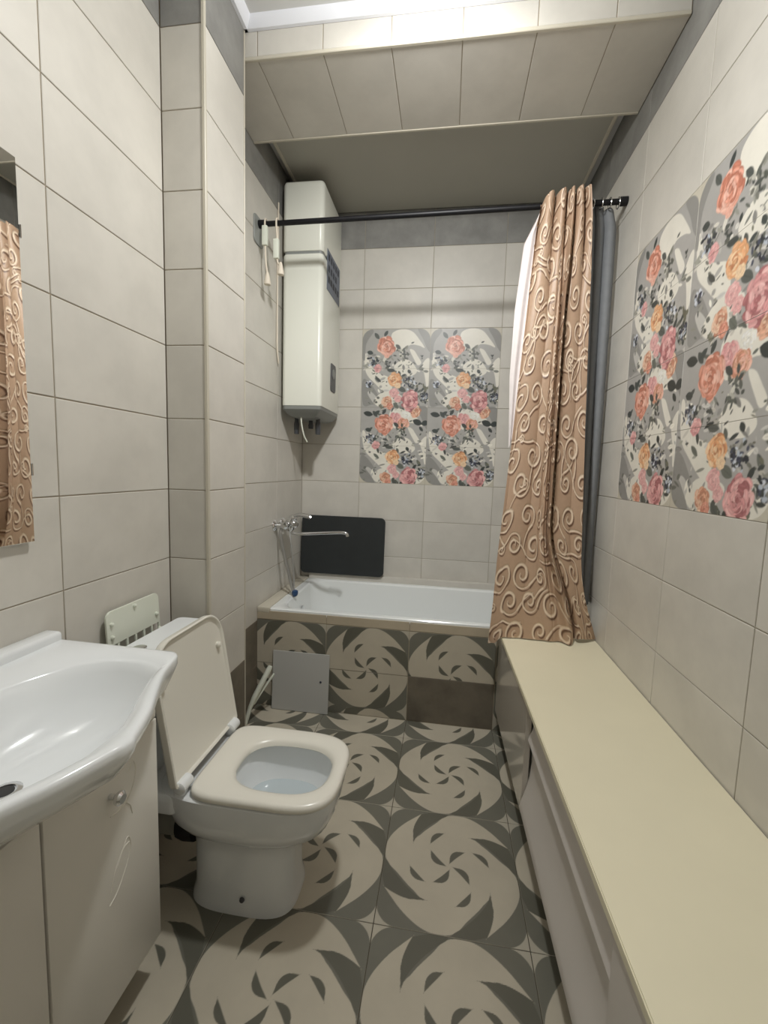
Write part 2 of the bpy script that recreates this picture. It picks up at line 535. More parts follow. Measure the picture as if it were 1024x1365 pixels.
        # dark bluish blossoms
        for cx, cy, rr in ((345, 452, 46), (88, 310, 38), (440, 540, 26), (330 if d else 66, 985 - 522, 20)):
            for i in range(26):
                a = rnd.uniform(0, 2 * PI); r_ = rr * math.sqrt(rnd.random())
                X, Y = m(cx + dx + r_ * math.cos(a), cy + d + r_ * math.sin(a))
                cv.ell(X, Y, rnd.uniform(5, 12) * k, rnd.uniform(3, 7) * k, rnd.uniform(0, PI), rnd.choice(ink + [lin((216, 220, 228)), lin((188, 196, 206)), leafc[3]]))
        big = [(118, 140, 26, 13, .9), (180, 124, 22, 11, -1.0), (262, 212, 22, 12, .7), (215, 368, 28, 12, .1), (272, 388, 18, 9, 1.2), (338, 376, 16, 11, 1.0), (290, 495, 30, 17, .5),
               (250, 605, 26, 14, .8), (128, 430, 26, 10, .7), (72, 250, 22, 14, .2), (385, 500, 22, 10, -1.), (360, 186, 12, 5, -.4), (425, 275, 10, 5, -1.)]
        for x, y, l, w, a in big:
            leafs(x + dx, y + d, l, w, a, rnd.choice(leafc[:2] + leafc[3:4]))
        bloom(125 + dx, 355 + d, 30, pink[:3])
        bloom(183 + dx, 208 + d, 66, coral, 1.05)
        bloom(186 + dx, 272 + d, 18, coral[:2])
        bloom(188 + dx, 578 + d, 42, peach, 1.0)
        bloom(208 + dx, 628 + d - 20, 24, coral[1:])
        bloom(236 + dx, 520 + d, 36, pink[:2], 1.0)
        bloom(262 + dx, 558 + d, 26, pink[:2], 1.0)
        bloom(238 + dx, 432 + d, 52, orange, 1.0)
        bloom(262 + dx, 470 + d, 22, [lin((240, 206, 170))] * 2)
        if d == 0:
            bloom(375, 640, 46, peach, 1.0)
            bloom(320, 668, 32, [white, cream], 1.0)
            bloom(246, 690, 44, pink[:3], 1.0)
            bloom(298, 728, 44, coral[:2] + peach[1:], 1.0)
        bloom(345 + dx, 572 + d, 62, pink, 1.25, pink[3])
    for x, y, l, w, a in ((62, 662, 34, 17, .2), (120, 655, 26, 12, -.6), (395, 715, 34, 20, .4), (445, 720, 26, 18, -.3), (420, 760, 20, 10, .9)):
        leafs(x, y, l, w, a, leafc[3])
    bloom(165, 735, 66, coral, 1.05)
    # rounded outer corners show plain tile colour
    R = 70 * k
    plain = lin((206, 200, 184))
    for cx, cy, sx, sy in ((0, 0, 1, 1), (W_, 0, -1, 1), (0, H_, 1, -1), (W_, H_, -1, -1)):
        pts = [(cx, cy)]
        for t in np.linspace(0, PI / 2, 12):
            pts.append((cx + sx * (R - R * math.cos(t)) , cy + sy * (R - R * math.sin(t))))
        cv.poly(pts, plain)
    A = cv.a.reshape(MHh, S, MW, S, 3).mean((1, 3))
    return A
MURAL_IMG = paint_mural()
def mural_col(row):
    def f(U, V):
        x = (U / TW + .5) * MW
        y = (row + .5 - V / RH) * MHh / 4.0
        return sample(MURAL_IMG, x, y)
    return f

# ------------------------------------------------------------------ tiled surfaces
_cache = {}
def tile_at(parent, center, u, v, w, h, me, name='tile'):
    o = bpy.data.objects.new(name, me)
    C.objects.link(o)
    o.parent = parent
    n = Vector(u).cross(Vector(v))
    R_ = Matrix((Vector(u), Vector(v), n)).transposed().to_4x4()
    R_.translation = Vector(center)
    o.matrix_local = R_
    return o

def plain_mesh(w, h, m):
    key = ('p', round(w, 4), round(h, 4), m.name)
    if key not in _cache:
        _cache[key] = slab_mesh('tile', w, h, TT, m)
    return _cache[key]

def mural_mesh(row):
    key = ('m', row)
    if key not in _cache:
        _cache[key] = grid_tile('tile', TW - .0014, RH - .0014, TT, 190, 107, mural_col(row), M_mural)
    return _cache[key]

def floor_mesh(w, h, cu, cv_):
    key = ('f', round(w, 4), round(h, 4), round(cu % TW, 4), round(cv_ % TW, 4))
    if key not in _cache:
        nx = max(8, int(w / TW * 225)); ny = max(8, int(h / TW * 225))
        _cache[key] = grid_tile('tile', w, h, TT, nx, ny, floor_col(cu, cv_), M_floor)
    return _cache[key]

def tile_wall(parent, origin, u, v, ued, ved, pick):
    """ued, ved: edges along u and v measured from origin; pick(i, j, uc, vc) -> material, mesh or None"""
    o = Vector(origin); U = Vector(u); V = Vector(v)
    for i in range(len(ued) - 1):
        for j in range(len(ved) - 1):
            w = ued[i + 1] - ued[i] - GAP; h = ved[j + 1] - ved[j] - GAP
            if w < 0.004 or h < 0.004: continue
            uc = (ued[i] + ued[i + 1]) / 2; vc = (ved[j] + ved[j + 1]) / 2
            r = pick(i, j, uc, vc)
            if r is None: continue
            me = r if isinstance(r, bpy.types.Mesh) else plain_mesh(w, h, r)
            tile_at(parent, o + U * uc + V * vc, u, v, w, h, me)

def edges(a, b, anchor, step):
    k0 = math.ceil((a - anchor) / step + 1e-6); out = [a]
    k = k0
    while anchor + k * step < b - 1e-6:
        x = anchor + k * step
        if x - out[-1] > 0.012: out.append(x)
        k += 1
    out.append(b)
    return out

def struct(name, bm, m, label):
    o = obj(name, bm, m, None, smooth=False)
    o['kind'] = 'structure'; o['label'] = label
    return o

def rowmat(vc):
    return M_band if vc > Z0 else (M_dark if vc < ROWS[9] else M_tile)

TH = 0.10
# left wall (in front of the column) - faces +x
wl = struct('wall_left', box((XL - TH, YF, 0), (XL - REC, COL0, ZC)), M_grout, 'left wall of large cream tiles with a grey top band behind the vanity')
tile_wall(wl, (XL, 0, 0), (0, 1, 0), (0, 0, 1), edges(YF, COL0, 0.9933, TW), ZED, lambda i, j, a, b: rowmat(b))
# recess part of the left wall beside the tub
wr = struct('wall_left_recess', box((XL - TH, COL1, 0), (XL - REC, YB + TH, ZC)), M_grout, 'cream tiled side wall at the tap end of the bathtub')
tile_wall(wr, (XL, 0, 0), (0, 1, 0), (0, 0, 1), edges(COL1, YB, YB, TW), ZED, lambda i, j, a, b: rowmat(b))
# column (boxed pipe chase)
wc = struct('wall_column', box((XL - TH, COL0 + REC, 0), (COLX - REC, COL1 - REC, ZC)), M_grout, 'narrow tiled pipe column standing out from the left wall behind the toilet')
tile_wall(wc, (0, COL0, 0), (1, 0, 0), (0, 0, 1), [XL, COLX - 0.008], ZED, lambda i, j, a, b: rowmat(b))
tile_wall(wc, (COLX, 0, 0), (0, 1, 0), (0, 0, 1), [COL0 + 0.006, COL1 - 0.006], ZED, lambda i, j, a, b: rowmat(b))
for nm, yy in (('edge_strip', COL0), ('edge_strip', COL1)):
    s = obj(nm, box((COLX - 0.010, yy - 0.004, 0.003), (COLX + 0.0025, yy + 0.008, ZC - 0.001) if yy == COL0 else (COLX + 0.0015, yy + 0.0005, ZC - 0.001), 0.002, 1), M_trim, wc)
# back wall - faces -y
def back_pick(i, j, a, b):
    if -0.60 < a < 0.32 and ROWS[6] < b < ROWS[2]:
        return mural_mesh(int((ROWS[2] - b) / RH))
    return rowmat(b)
wb = struct('wall_back', box((XL - TH, YB + REC, 0), (XR + TH, YB + TH, ZC)), M_grout2, 'back wall above the tub with two floral printed tile columns')
tile_wall(wb, (0, YB, 0), (1, 0, 0), (0, 0, 1), edges(XL, XR, -0.591, TW), ZED, back_pick)
# right wall - faces -x ; u runs towards the camera (-y)
def right_pick(i, j, a, b):
    if 1.10 < -a < 2.03 and ROWS[6] < b < ROWS[2]:
        return mural_mesh(int((ROWS[2] - b) / RH))
    return rowmat(b)
wright = struct('wall_right', box((XR + REC, YF, 0), (XR + TH, YB + TH, ZC)), M_grout2, 'right wall above the bench with a large floral printed tile panel')
tile_wall(wright, (XR, 0, 0), (0, -1, 0), (0, 0, 1), edges(-YB, -YF, -1.5694, TW), ZED, right_pick)
# wall behind the camera
wf = struct('wall_front', box((XL - TH, YF - TH, 0), (XR + TH, YF, ZC)), M_tile, 'plain wall behind the viewer')
# floor
fl = struct('floor', box((XL - TH, YF - TH, -0.12), (XR + TH, YB + TH, -REC)), M_fgrout, 'floor of patterned grey and cream swirl tiles')
ue = edges(XL, XR, FX0, TW); ve = edges(YF, APY + 0.02, FY0, TW)
def floor_pick(i, j, a, b):
    cu = a - (FX0 + TW / 2); cv_ = b - (FY0 - TW / 2)
    return floor_mesh(ue[i + 1] - ue[i] - GAP, ve[j + 1] - ve[j] - GAP, cu, cv_)
tile_wall(fl, (0, 0, 0), (1, 0, 0), (0, 1, 0), ue, ve, floor_pick)
# ceiling
ce = struct('ceiling', box((XL - TH, YF - TH, ZC), (XR + TH, YB + TH, ZC + 0.1)), M_ceil, 'smooth pale ceiling of the room')
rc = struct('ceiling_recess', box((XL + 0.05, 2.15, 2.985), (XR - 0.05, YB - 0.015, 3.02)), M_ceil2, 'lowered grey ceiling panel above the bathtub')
bl = []
obj('edge_strip', box((XL + 0.045, 2.151, 2.981), (XL + 0.062, YB - 0.016, 2.99), 0.002, 1), M_trim, rc)
obj('edge_strip', box((XR - 0.062, 2.151, 2.981), (XR - 0.045, YB - 0.016, 2.99), 0.002, 1), M_trim, rc)
# tiled beam under the ceiling
BY0, BY1, BZ = 1.734, 2.147, 2.90
cb = struct('ceiling_beam', box((XL, BY0 + REC, BZ + REC), (XR - 0.001, BY1 - REC, ZC)), M_grout, 'tile clad beam crossing the ceiling in front of the tub')
be = [XL] + [-0.795 + 0.261 * k for k in range(6)] + [XR - 0.002]
tile_wall(cb, (0, BY0, BZ), (1, 0, 0), (0, 0, 1), be, [0.010, ZC - BZ - 0.03], lambda i, j, a, b: M_tile)
tile_wall(cb, (0, BY1, BZ), (1, 0, 0), (0, -1, 0), be, [0.010, BY1 - BY0 - 0.010], lambda i, j, a, b: M_tile) if False else None
for i in range(len(be) - 1):
    w = be[i + 1] - be[i] - GAP
    h = BY1 - BY0 - 0.02
    tile_at(cb, ((be[i] + be[i + 1]) / 2, (BY0 + BY1) / 2, BZ), (1, 0, 0), (0, -1, 0), w, h, plain_mesh(w, h, M_tile))
obj('edge_strip', box((XL + 0.001, BY0 - 0.003, BZ - 0.003), (XR - 0.003, BY0 + 0.010, BZ + 0.010), 0.002, 1), M_trim, cb)
obj('edge_strip', box((XL + 0.001, BY1 - 0.010, BZ - 0.003), (XR - 0.003, BY1 + 0.003, BZ + 0.010), 0.002, 1), M_trim, cb)
# cornice
bmc = bmesh.new()
prof = [(0, 0), (0.012, 0), (0.03, 0.018), (0.034, 0.032), (0, 0.032)]
def run(p0, p1, inward):
    p0, p1, n = Vector(p0), Vector(p1), Vector(inward)
    loft(bmc, [[p + n * a + Vector((0, 0, ZC - 0.032 + b)) for a, b in prof] for p in (p0, p1)])
run((COLX, BY0, 0), (XR, BY0, 0), (0, -1, 0))
run((COLX, COL0, 0), (COLX, BY0, 0), (1, 0, 0))
run((XL, COL0, 0), (COLX + 0.03, COL0, 0), (0, -1, 0))
run((XL, YF, 0), (XL, COL0, 0), (1, 0, 0))
tag(obj('trim_1', bmc, M_cornice), 'narrow white cornice along the ceiling edge above the tiles', kind='structure')

# ------------------------------------------------------------------ tub surround (tiled apron, ledges)
ap = struct('tub_surround', box((XL, APY + REC, 0), (XR, APY + 0.05, 0.535)), M_grout, 'tiled front of the bathtub with swirl tiles and a dark plinth tile')
apu = edges(XL, 0.62, FX0, TW)
def ap_pick(i, j, a, b):
    w = apu[i + 1] - apu[i] - GAP; h = apv[j + 1] - apv[j] - GAP
    if j == 2: return M_ledge
    if j == 0 and i == 2: return M_dark
    return floor_mesh(w, h, a - (FX0 + TW / 2), b - 0.272)
apv = [0.002, 0.25, 0.497, 0.548]
tile_wall(ap, (0, APY, 0), (1, 0, 0), (0, 0, 1), apu, apv, ap_pick)
bml = box((XL + 0.001, APY - 0.001, 0.535), (-0.928, YB - 0.001, 0.565), 0.004, 2)
obj('side_ledge', bml, M_trim, ap)
obj('rear_ledge', box((-0.927, 2.875, 0.545), (XR - 0.001, YB - 0.001, 0.60), 0.004, 2), M_tile, ap)

# ------------------------------------------------------------------ bathtub
tub = thing('bathtub', 'white enamel bathtub built in behind the swirl tiled front', 'bathtub', (-0.1, 2.53, 0))
bm = bmesh.new()
tx0, tx1, ty0, ty1 = -0.930, XR - 0.002, APY + 0.002, 2.88
cx, cy = (tx0 + tx1) / 2, (ty0 + ty1) / 2
def rr3(x0, y0, x1, y1, r, z, n=8): return [(a, b, z) for a, b in rrect(x0, y0, x1, y1, r, n)]
rings = [rr3(tx0, ty0, tx1, ty1, .015, .535), rr3(tx0, ty0, tx1, ty1, .015, .556), rr3(tx0 + .004, ty0 + .004, tx1 - .004, ty1 - .004, .02, .561),
         rr3(tx0 + .045, ty0 + .030, tx1 - .05, ty1 - .030, .10, .561), rr3(tx0 + .055, ty0 + .04, tx1 - .06, ty1 - .04, .11, .552),
         rr3(tx0 + .075, ty0 + .055, tx1 - .12, ty1 - .055, .13, .40), rr3(tx0 + .10, ty0 + .075, tx1 - .20, ty1 - .075, .14, .22),
         rr3(tx0 + .15, ty0 + .12, tx1 - .28, ty1 - .12, .14, .165)]
loft(bm, rings, False, True)
part('basin_shell', bm, M_enamel, tub)
bm = bmesh.new(); lathe(bm, [(.02, 0), (.02, .006), (.004, .008)], (-.83 + .1, cy, .166), (0, 0, 1)); part('drain', bm, M_chrome, tub)
bm = bmesh.new(); lathe(bm, [(.022, 0), (.022, .008), (.01, .012)], (tx0 + .07, cy, .45), (1, 0, 0)); part('overflow_cap', bm, M_chrome, tub)

# ------------------------------------------------------------------ bath faucet
fau = thing('bath_faucet', 'chrome bath mixer tap with long spout on the left wall over the tub', 'faucet', (XL, 2.49, 0.98))
for y in (2.425, 2.555):
    bm = bmesh.new(); lathe(bm, [(.034, 0), (.034, .004), (.028, .012), (.016, .018), (.014, .05)], (XL + .0, y, .985), (1, 0, 0))
    part('wall_flange', bm, M_chrome, fau)
bm = bmesh.new()
tube(bm, [(XL + .06, 2.405, .985), (XL + .06, 2.42, .985), (XL + .06, 2.425, .985), (XL + .06, 2.49, .985), (XL + .06, 2.555, .985), (XL + .06, 2.56, .985), (XL + .06, 2.575, .985)], [.012, .021, .024, .022, .024, .021, .012], 16)
lathe(bm, [(.026, -.035), (.030, -.02), (.028, .02), (.024, .03)], (XL + .075, 2.49, .985), (.35, 0, 1))
part('mixer_body', bm, M_chrome, fau)
bm = bmesh.new()
lathe(bm, [(.024, 0), (.025, .02), (.012, .034)], (XL + .085, 2.49, 1.014), (.35, 0, 1))
tube(bm, smooth_path([(XL + .09, 2.488, 1.035), (XL + .13, 2.478, 1.05), (XL + .19, 2.466, 1.046), (XL + .215, 2.462, 1.035)], 5), [.010 + .003 * math.sin(i / 5.) for i in range(16)], 10)
part('lever', bm, M_chrome, fau)
bm = bmesh.new()
lathe(bm, [(.018, 0), (.022, .006), (.022, .03), (.014, .036)], (XL + .10, 2.458, .995), (.8, -.5, 0.1))
part('diverter_knob', bm, M_chrome, fau)
bm = bmesh.new()
tube(bm, smooth_path([(XL + .075, 2.49, .955), (XL + .09, 2.49, .935), (XL + .16, 2.492, .934), (XL + .30, 2.496, .946), (XL + .395, 2.499, .952), (XL + .424, 2.5, .946), (XL + .43, 2.5, .930)], 6), .0095, 12)
part('spout', bm, M_chrome, fau)
bm = bmesh.new()
tube(bm, smooth_path([(XL + .045, 2.428, .968), (XL + .042, 2.42, .93), (XL + .06, 2.425, .82), (XL + .09, 2.43, .70), (XL + .112, 2.432, .61), (XL + .12, 2.434, .585)], 6), .0095, 10)
tube(bm, smooth_path([(XL + .085, 2.45, .955), (XL + .10, 2.44, .88), (XL + .115, 2.432, .76), (XL + .122, 2.432, .64), (XL + .122, 2.434, .59)], 6), .0055, 8)
part('shower_hose', bm, M_steel, fau)['label'] = 'flexible metal hose hanging to the tub rim'
bm = bmesh.new(); lathe(bm, [(.010, 0), (.017, .008), (.019, .022), (.016, .034), (.008, .036)], (XL + .128, 2.432, .5625), (.15, -.1, 1), 14)
part('hose_end', bm, M_blue, fau)['label'] = 'blue plastic hose end'

# ------------------------------------------------------------------ dark board on the rear ledge
tilt = math.radians(4)
fr = ((-0.69, 2.868, 0.601), (1, 0, 0), (0, math.sin(tilt), math.cos(tilt)), (0, -math.cos(tilt), math.sin(tilt)))
bm = bmesh.new(); prism(bm, rrect(-0.294, 0.0, 0.294, 0.405, 0.032), fr, 0.0, 0.012, 0.002)
tag(obj('board', bm, M_board), 'charcoal rectangular board with rounded corners leaning on the back wall behind the tub', 'board')

# ------------------------------------------------------------------ water heater
HX0, HX1, HY0, HY1 = XL + .022, -0.738, 2.464, 2.885
wh = thing('water_heater', 'tall white flat electric water heater hung in the left corner over the tub', 'water heater', ((HX0 + HX1) / 2, (HY0 + HY1) / 2, 1.68))
def hring(z, g=0.0, r=.028): return [(a, b, z) for a, b in rrect(HX0 + g, HY0 + g, HX1 - g, HY1 - g, max(r - g, .004), 6)]
part('lower_shell', loft(bmesh.new(), [hring(1.695), hring(2.528), hring(2.536, .005)]), M_heater, wh)
part('groove_band', loft(bmesh.new(), [hring(2.5361, .008), hring(2.552, .008)]), M_greypl, wh)['label'] = 'recessed greyish seam around the shell'
part('upper_shell', loft(bmesh.new(), [hring(2.5521, .005), hring(2.56), hring(2.905), hring(2.918, .006), hring(2.924, .022)]), M_heater, wh)
part('bottom_cap', loft(bmesh.new(), [hring(1.6949, .002), hring(1.675, .004), hring(1.645, .03), hring(1.63, .06)]), M_greypl, wh)['label'] = 'grey plastic bottom cap'
st = part('maker_sticker', box((HX1 - .001, 2.545, 2.375), (HX1 + .002, 2.835, 2.600), .0008, 1), M_sticker, wh)
st['label'] = 'blue grey sticker with rows of dark marks'
for row in range(3):
    for c_ in range(5):
        if row == 1 and c_ == 4: continue
        w_ = .034
        y_ = 2.566 + c_ * .052; z_ = 2.545 - row * .062
        part('sticker_mark', box((HX1 + .0019, y_, z_), (HX1 + .0026, y_ + w_, z_ + .036)), M_ink, st, smooth=False)
pn = part('thermometer_panel', prism(bmesh.new(), rrect(2.66, 1.815, 2.775, 1.985, .02), ((0, 0, 0), (0, 1, 0), (0, 0, 1), (1, 0, 0)), HX1 - .001, HX1 + .004, .001), M_dgrey, wh)
pn['label'] = 'dark grey rounded indicator panel'
part('dial', lathe(bmesh.new(), [(.03, 0), (.03, .003), (.026, .004)], (HX1 + .0035, 2.717, 1.925), (1, 0, 0)), M_greypl, pn)
for x_, y_, L in ((-.93, 2.60, .10), (-.80, 2.62, .10), (-.865, 2.68, .06)):
    bm = bmesh.new(); tube(bm, [(x_, y_, 1.66), (x_, y_, 1.62), (x_, y_, 1.60), (x_, y_, 1.66 - L - .02)], [.013, .013, .017, .015], 12)
    part('water_pipe', bm, M_dgrey, wh)
bm = bmesh.new(); tube(bm, smooth_path([(-.875, 2.52, 1.66), (-.872, 2.52, 1.60), (-.86, 2.53, 1.53), (-.845, 2.55, 1.49)], 6), .0045, 8)
part('power_cable', bm, M_white_pl, wh)
bm = bmesh.new(); tube(bm, smooth_path([(XL + .006, 2.446, 2.80), (XL + .005, 2.440, 2.45), (XL + .006, 2.436, 2.12), (XL + .010, 2.430, 2.00), (XL + .010, 2.452, 1.93)], 6), .0045, 8)
part('wall_cable', bm, M_cord, wh)
for z_ in (2.70, 1.80): part('wall_bracket', box((XL + .0005, 2.55, z_), (HX0 + .003, 2.80, z_ + .06)), M_dgrey, wh)

# ------------------------------------------------------------------ curtain rod
ROD_Y, ROD_Z0, ROD_Z1 = 2.193, 2.552, 2.572
rod = thing('curtain_rod', 'thin black curtain rod spanning the tub from wall to wall', 'curtain rod', (-.1, ROD_Y, 2.56))
bm = bmesh.new(); tube(bm, [(XL + .012, ROD_Y, ROD_Z0), (-.2, ROD_Y, (ROD_Z0 * .6 + ROD_Z1 * .4)), (XR - .012, ROD_Y, ROD_Z1)], .0125, 14)
part('rod', bm, M_black, rod)
part('wall_bracket', prism(bmesh.new(), rrect(ROD_Y - .055, 2.45, ROD_Y + .05, 2.585, .02), ((0, 0, 0), (0, 1, 0), (0, 0, 1), (1, 0, 0)), XL + .0002, XL + .007, .002), M_greypl, rod)['label'] = 'grey bracket plate on the left wall'
bm = bmesh.new(); lathe(bm, [(.019, 0), (.019, .03), (.014, .034)], (XL + .006, ROD_Y, ROD_Z0), (1, 0, 0)); part('end_cap', bm, M_black, rod)
bm = bmesh.new(); lathe(bm, [(.019, 0), (.019, .03), (.014, .034)], (XR - .001, ROD_Y, ROD_Z1), (-1, 0, 0)); part('end_cap', bm, M_black, rod)

# ------------------------------------------------------------------ cords hung on the rod
def hanging(x, label, ztop, zplug, zend, dx):
    t = thing('hanging_cord', label, 'cord', (x, ROD_Y, zplug), 'cords hung on the curtain rod')
    bm = bmesh.new()
    n = 10
    loop = [(x, ROD_Y + .0195 * math.cos(a), ROD_Z0 + .002 + .0195 * math.sin(a)) for a in np.linspace(-PI / 2, PI, n)]
    tube(bm, loop + [(x, ROD_Y - .0195, ROD_Z0 - .02), (x + dx * .2, ROD_Y - .016, zplug + .05)], .0045, 8)
    tube(bm, smooth_path([(x, ROD_Y - .016, zplug), (x + dx * .3, ROD_Y - .014, (zplug + zend) / 2), (x + dx, ROD_Y - .012, zend + .05)], 5), .0045, 8)
    part('cord', bm, M_cord, t)
    part('connector', box((x - .014, ROD_Y - .028, zplug - .045), (x + .014, ROD_Y - .006, zplug + .05), .005, 2), M_white_pl, t)
    bm = bmesh.new(); lathe(bm, [(.006, .06), (.010, .045), (.017, .01), (.016, 0)], (x + dx, ROD_Y - .012, zend), (0, 0, 1), 12)
    part('tassel', bm, M_cord, t)
hanging(-.955, 'cream cord with white connector hanging at the far left end of the black rod', 2.55, 2.485, 2.255, .012)
hanging(-.895, 'shorter cream cord with white connector hanging right beside the heater edge', 2.55, 2.42, 2.30, .022)

# ------------------------------------------------------------------ curtains
def paint_fabric():
    w, h = 460, 1020
    ridge = np.zeros((h, w)); ro = random.Random(5)
    def stroke(pts, wd):
        nonlocal ridge
        for (ax, ay, aw), (bx_, by, bw) in zip(pts[:-1], pts[1:]):
            m_ = max(aw, bw) * 2 + 2
            x0, x1 = int(max(min(ax, bx_) - m_, 0)), int(min(max(ax, bx_) + m_ + 1, w)); y0, y1 = int(max(min(ay, by) - m_, 0)), int(min(max(ay, by) + m_ + 1, h))
            if x1 <= x0 or y1 <= y0: continue
            X, Y = np.meshgrid(np.arange(x0, x1) + .5, np.arange(y0, y1) + .5)
            dx, dy = bx_ - ax, by - ay; L = dx * dx + dy * dy + 1e-9
            t = np.clip(((X - ax) * dx + (Y - ay) * dy) / L, 0, 1)
            d = np.hypot(X - ax - t * dx, Y - ay - t * dy) / (aw + (bw - aw) * t)
            ridge[y0:y1, x0:x1] = np.maximum(ridge[y0:y1, x0:x1], np.clip(1.5 - d, 0, 1))
    def spiral(cx, cy, R, a0, s):
        pts = []
        for i in range(34):
            f = i / 33.0
            r = R * (1 - .86 * f); a = a0 + s * f * 2.9 * PI
            pts.append((cx + r * math.cos(a), cy + r * math.sin(a), 0.9 + 3.2 * math.sin(PI * min(1, f * 1.05)) * R / 40))
        stroke(pts, 0)
        a = a0; ex, ey = cx + R * math.cos(a), cy + R * math.sin(a)
        tx, ty = math.sin(a) * s, -math.cos(a) * s
        cu = ro.uniform(-.012, .012) * s; px_, py_ = ex, ey; ang = math.atan2(ty, tx); st_ = []
        for i in range(22):
            st_.append((px_, py_, 1.9 * (1 - i / 24.) + .7)); px_ += math.cos(ang) * 3.2; py_ += math.sin(ang) * 3.2; ang += s * .04 + cu
        stroke(st_, 0)
    sp = 78; row = 0; y = 20
    while y < h + 30:
        x = 15 + (sp * .5 if row % 2 else 0)
        while x < w + 30:
            spiral(x + ro.uniform(-9, 9), y + ro.uniform(-9, 9), ro.uniform(25, 38), ro.uniform(0, 2 * PI), ro.choice((-1, 1)))
            x += sp
        y += sp * .9; row += 1
    for _ in range(26):
        spiral(ro.uniform(0, w), ro.uniform(0, h), ro.uniform(9, 15), ro.uniform(0, 2 * PI), ro.choice((-1, 1)))
    return ridge
RIDGE = paint_fabric()

def sheet(name, fn, ns, nt, m, parent, colfn=None, relief=None, thick=0.0):
    s = np.linspace(0, 1, ns); t = np.linspace(0, 1, nt)
    S, T = np.meshgrid(s, t); S = S.ravel(); T = T.ravel()
    co = fn(S, T)
    if relief is not None:
        g = co.reshape(nt, ns, 3)
        ds = np.gradient(g, axis=1); dt = np.gradient(g, axis=0)
        n_ = np.cross(ds, dt); n_ /= np.linalg.norm(n_, axis=2, keepdims=True) + 1e-9
        co = (g + n_ * relief(S, T).reshape(nt, ns, 1)).reshape(-1, 3)
    I, J = np.meshgrid(np.arange(ns - 1), np.arange(nt - 1)); b = (J * ns + I).ravel()
    f = np.stack([b, b + 1, b + 1 + ns, b + ns], 1)
    off = np.array(T_OFF[parent.name]) if parent is not None else np.zeros(3)
    co = co - off
    me = bpy.data.meshes.new(name)
    me.vertices.add(len(co)); me.vertices.foreach_set('co', co.ravel())
    me.loops.add(f.size); me.loops.foreach_set('vertex_index', f.ravel().astype(np.int32))
    me.polygons.add(len(f)); me.polygons.foreach_set('loop_start', np.arange(0, f.size, 4, dtype=np.int32))
    me.polygons.foreach_set('use_smooth', np.ones(len(f), bool))
    me.update(); me.validate()
    if colfn is not None:
        col = np.ones((len(co), 4)); col[:, :3] = colfn(S, T)
        at = me.color_attributes.new('print', 'FLOAT_COLOR', 'POINT'); at.data.foreach_set('color', col.ravel().astype(np.float32))
    o = link(name, me, m, parent)
    if thick:
        md = o.modifiers.new('thickness', 'SOLIDIFY'); md.thickness = thick; md.offset = 0
    return o

interp = np.interp
# t = 0 at the rod, 1 at the hem ; silhouette measured along the curtain
tk = np.array([0, .06, .18, .33, .50, .66, .80, .90, 1.0])
xl_ = np.array([.368, .352, .338, .320, .300, .278, .258, .250, .236])
xr_ = np.array([.570, .584, .600, .610, .622, .632, .640, .645, .655])
def curtain(S, T):
    L = interp(T, tk, xl_); R = interp(T, tk, xr_)
    zt = interp(S, [0, .06, .2, .24, .42, .47, .62, .66, .9, 1], [2.545, 2.575, 2.598, 2.590, 2.604, 2.596, 2.606, 2.598, 2.612, 2.604])
    # pleats at the top spread into two broad panels with a gathered core
    su = interp(S, [0, .18, .36, .54, .72, 1.0], [0, .24, .46, .62, .75, 1.0])
    sm = interp(S, [0, .30, .42, .50, .58, .66, .72, 1.0], [0, .44, .50, .59, .55, .66, .63, 1.0])
    sb = interp(S, [0, .45, .55, .62, .70, .80, 1.0], [0, .70, .84, .95, .97, .99, 1.0])
    w1 = np.clip(T / .30, 0, 1); w2 = np.clip((T - .72) / .28, 0, 1)
    w1 = w1 * w1 * (3 - 2 * w1); w2 = w2 * w2 * (3 - 2 * w2)
    X = su * (1 - w1) + sm * w1; X = X * (1 - w2) + sb * w2
    x = L + (R - L) * X
    core = np.exp(-((S - .56) / .14) ** 2)
    top = 2 * np.abs(np.cos(S * PI * 4.6 + 1.2)) ** .55 - 1.2
    amp = .032 * (1 - w1) + (.012 + .030 * core) * w1
    wave = top * (1 - w1 * .5) + np.sin(S * 2 * PI * 7.2 + .6) * core * w1 + .5 * np.sin(S * 2 * PI * 1.6 + T * 2) * w1
    amp = amp * (1 - .55 * w2)
    y = ROD_Y - .056 + interp(T, [0, .5, .85, 1], [0, -.02, -.055, -.075]) - amp * wave
    # last fold swings out to the right along the bench
    k = np.clip((S - .70) / .30, 0, 1) * np.clip((T - .80) / .20, 0, 1) ** 1.7
    x = x + k * .095
    y = y + k * (.075 - .02 * np.sin(k * PI)) + np.exp(-((S - .66) / .05) ** 2) * w2 * .055
    zb = interp(S, [0, .05, .095, .45, .66, .74, 1.0], [.519, .524, .557, .557, .557, .575, .557])
    z = zt + (zb - zt) * T
    return np.stack([x, y, z], 1)
cur = thing('shower_curtain', 'brown gold fabric curtain with embossed scroll pattern hanging over the bench end', 'curtain', (.48, 2.15, .56))
FU = lambda S: S * 455
FV = lambda T: T * 1015
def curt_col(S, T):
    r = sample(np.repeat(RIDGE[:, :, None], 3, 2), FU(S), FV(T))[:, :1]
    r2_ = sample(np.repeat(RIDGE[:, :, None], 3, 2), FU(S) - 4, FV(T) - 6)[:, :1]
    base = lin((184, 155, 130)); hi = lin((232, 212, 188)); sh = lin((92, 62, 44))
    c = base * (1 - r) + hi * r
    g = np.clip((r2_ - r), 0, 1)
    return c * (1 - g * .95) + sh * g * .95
def curt_rel(S, T):
    r = sample(np.repeat(RIDGE[:, :, None], 3, 2), FU(S), FV(T))[:, 0]
    return r * .0028
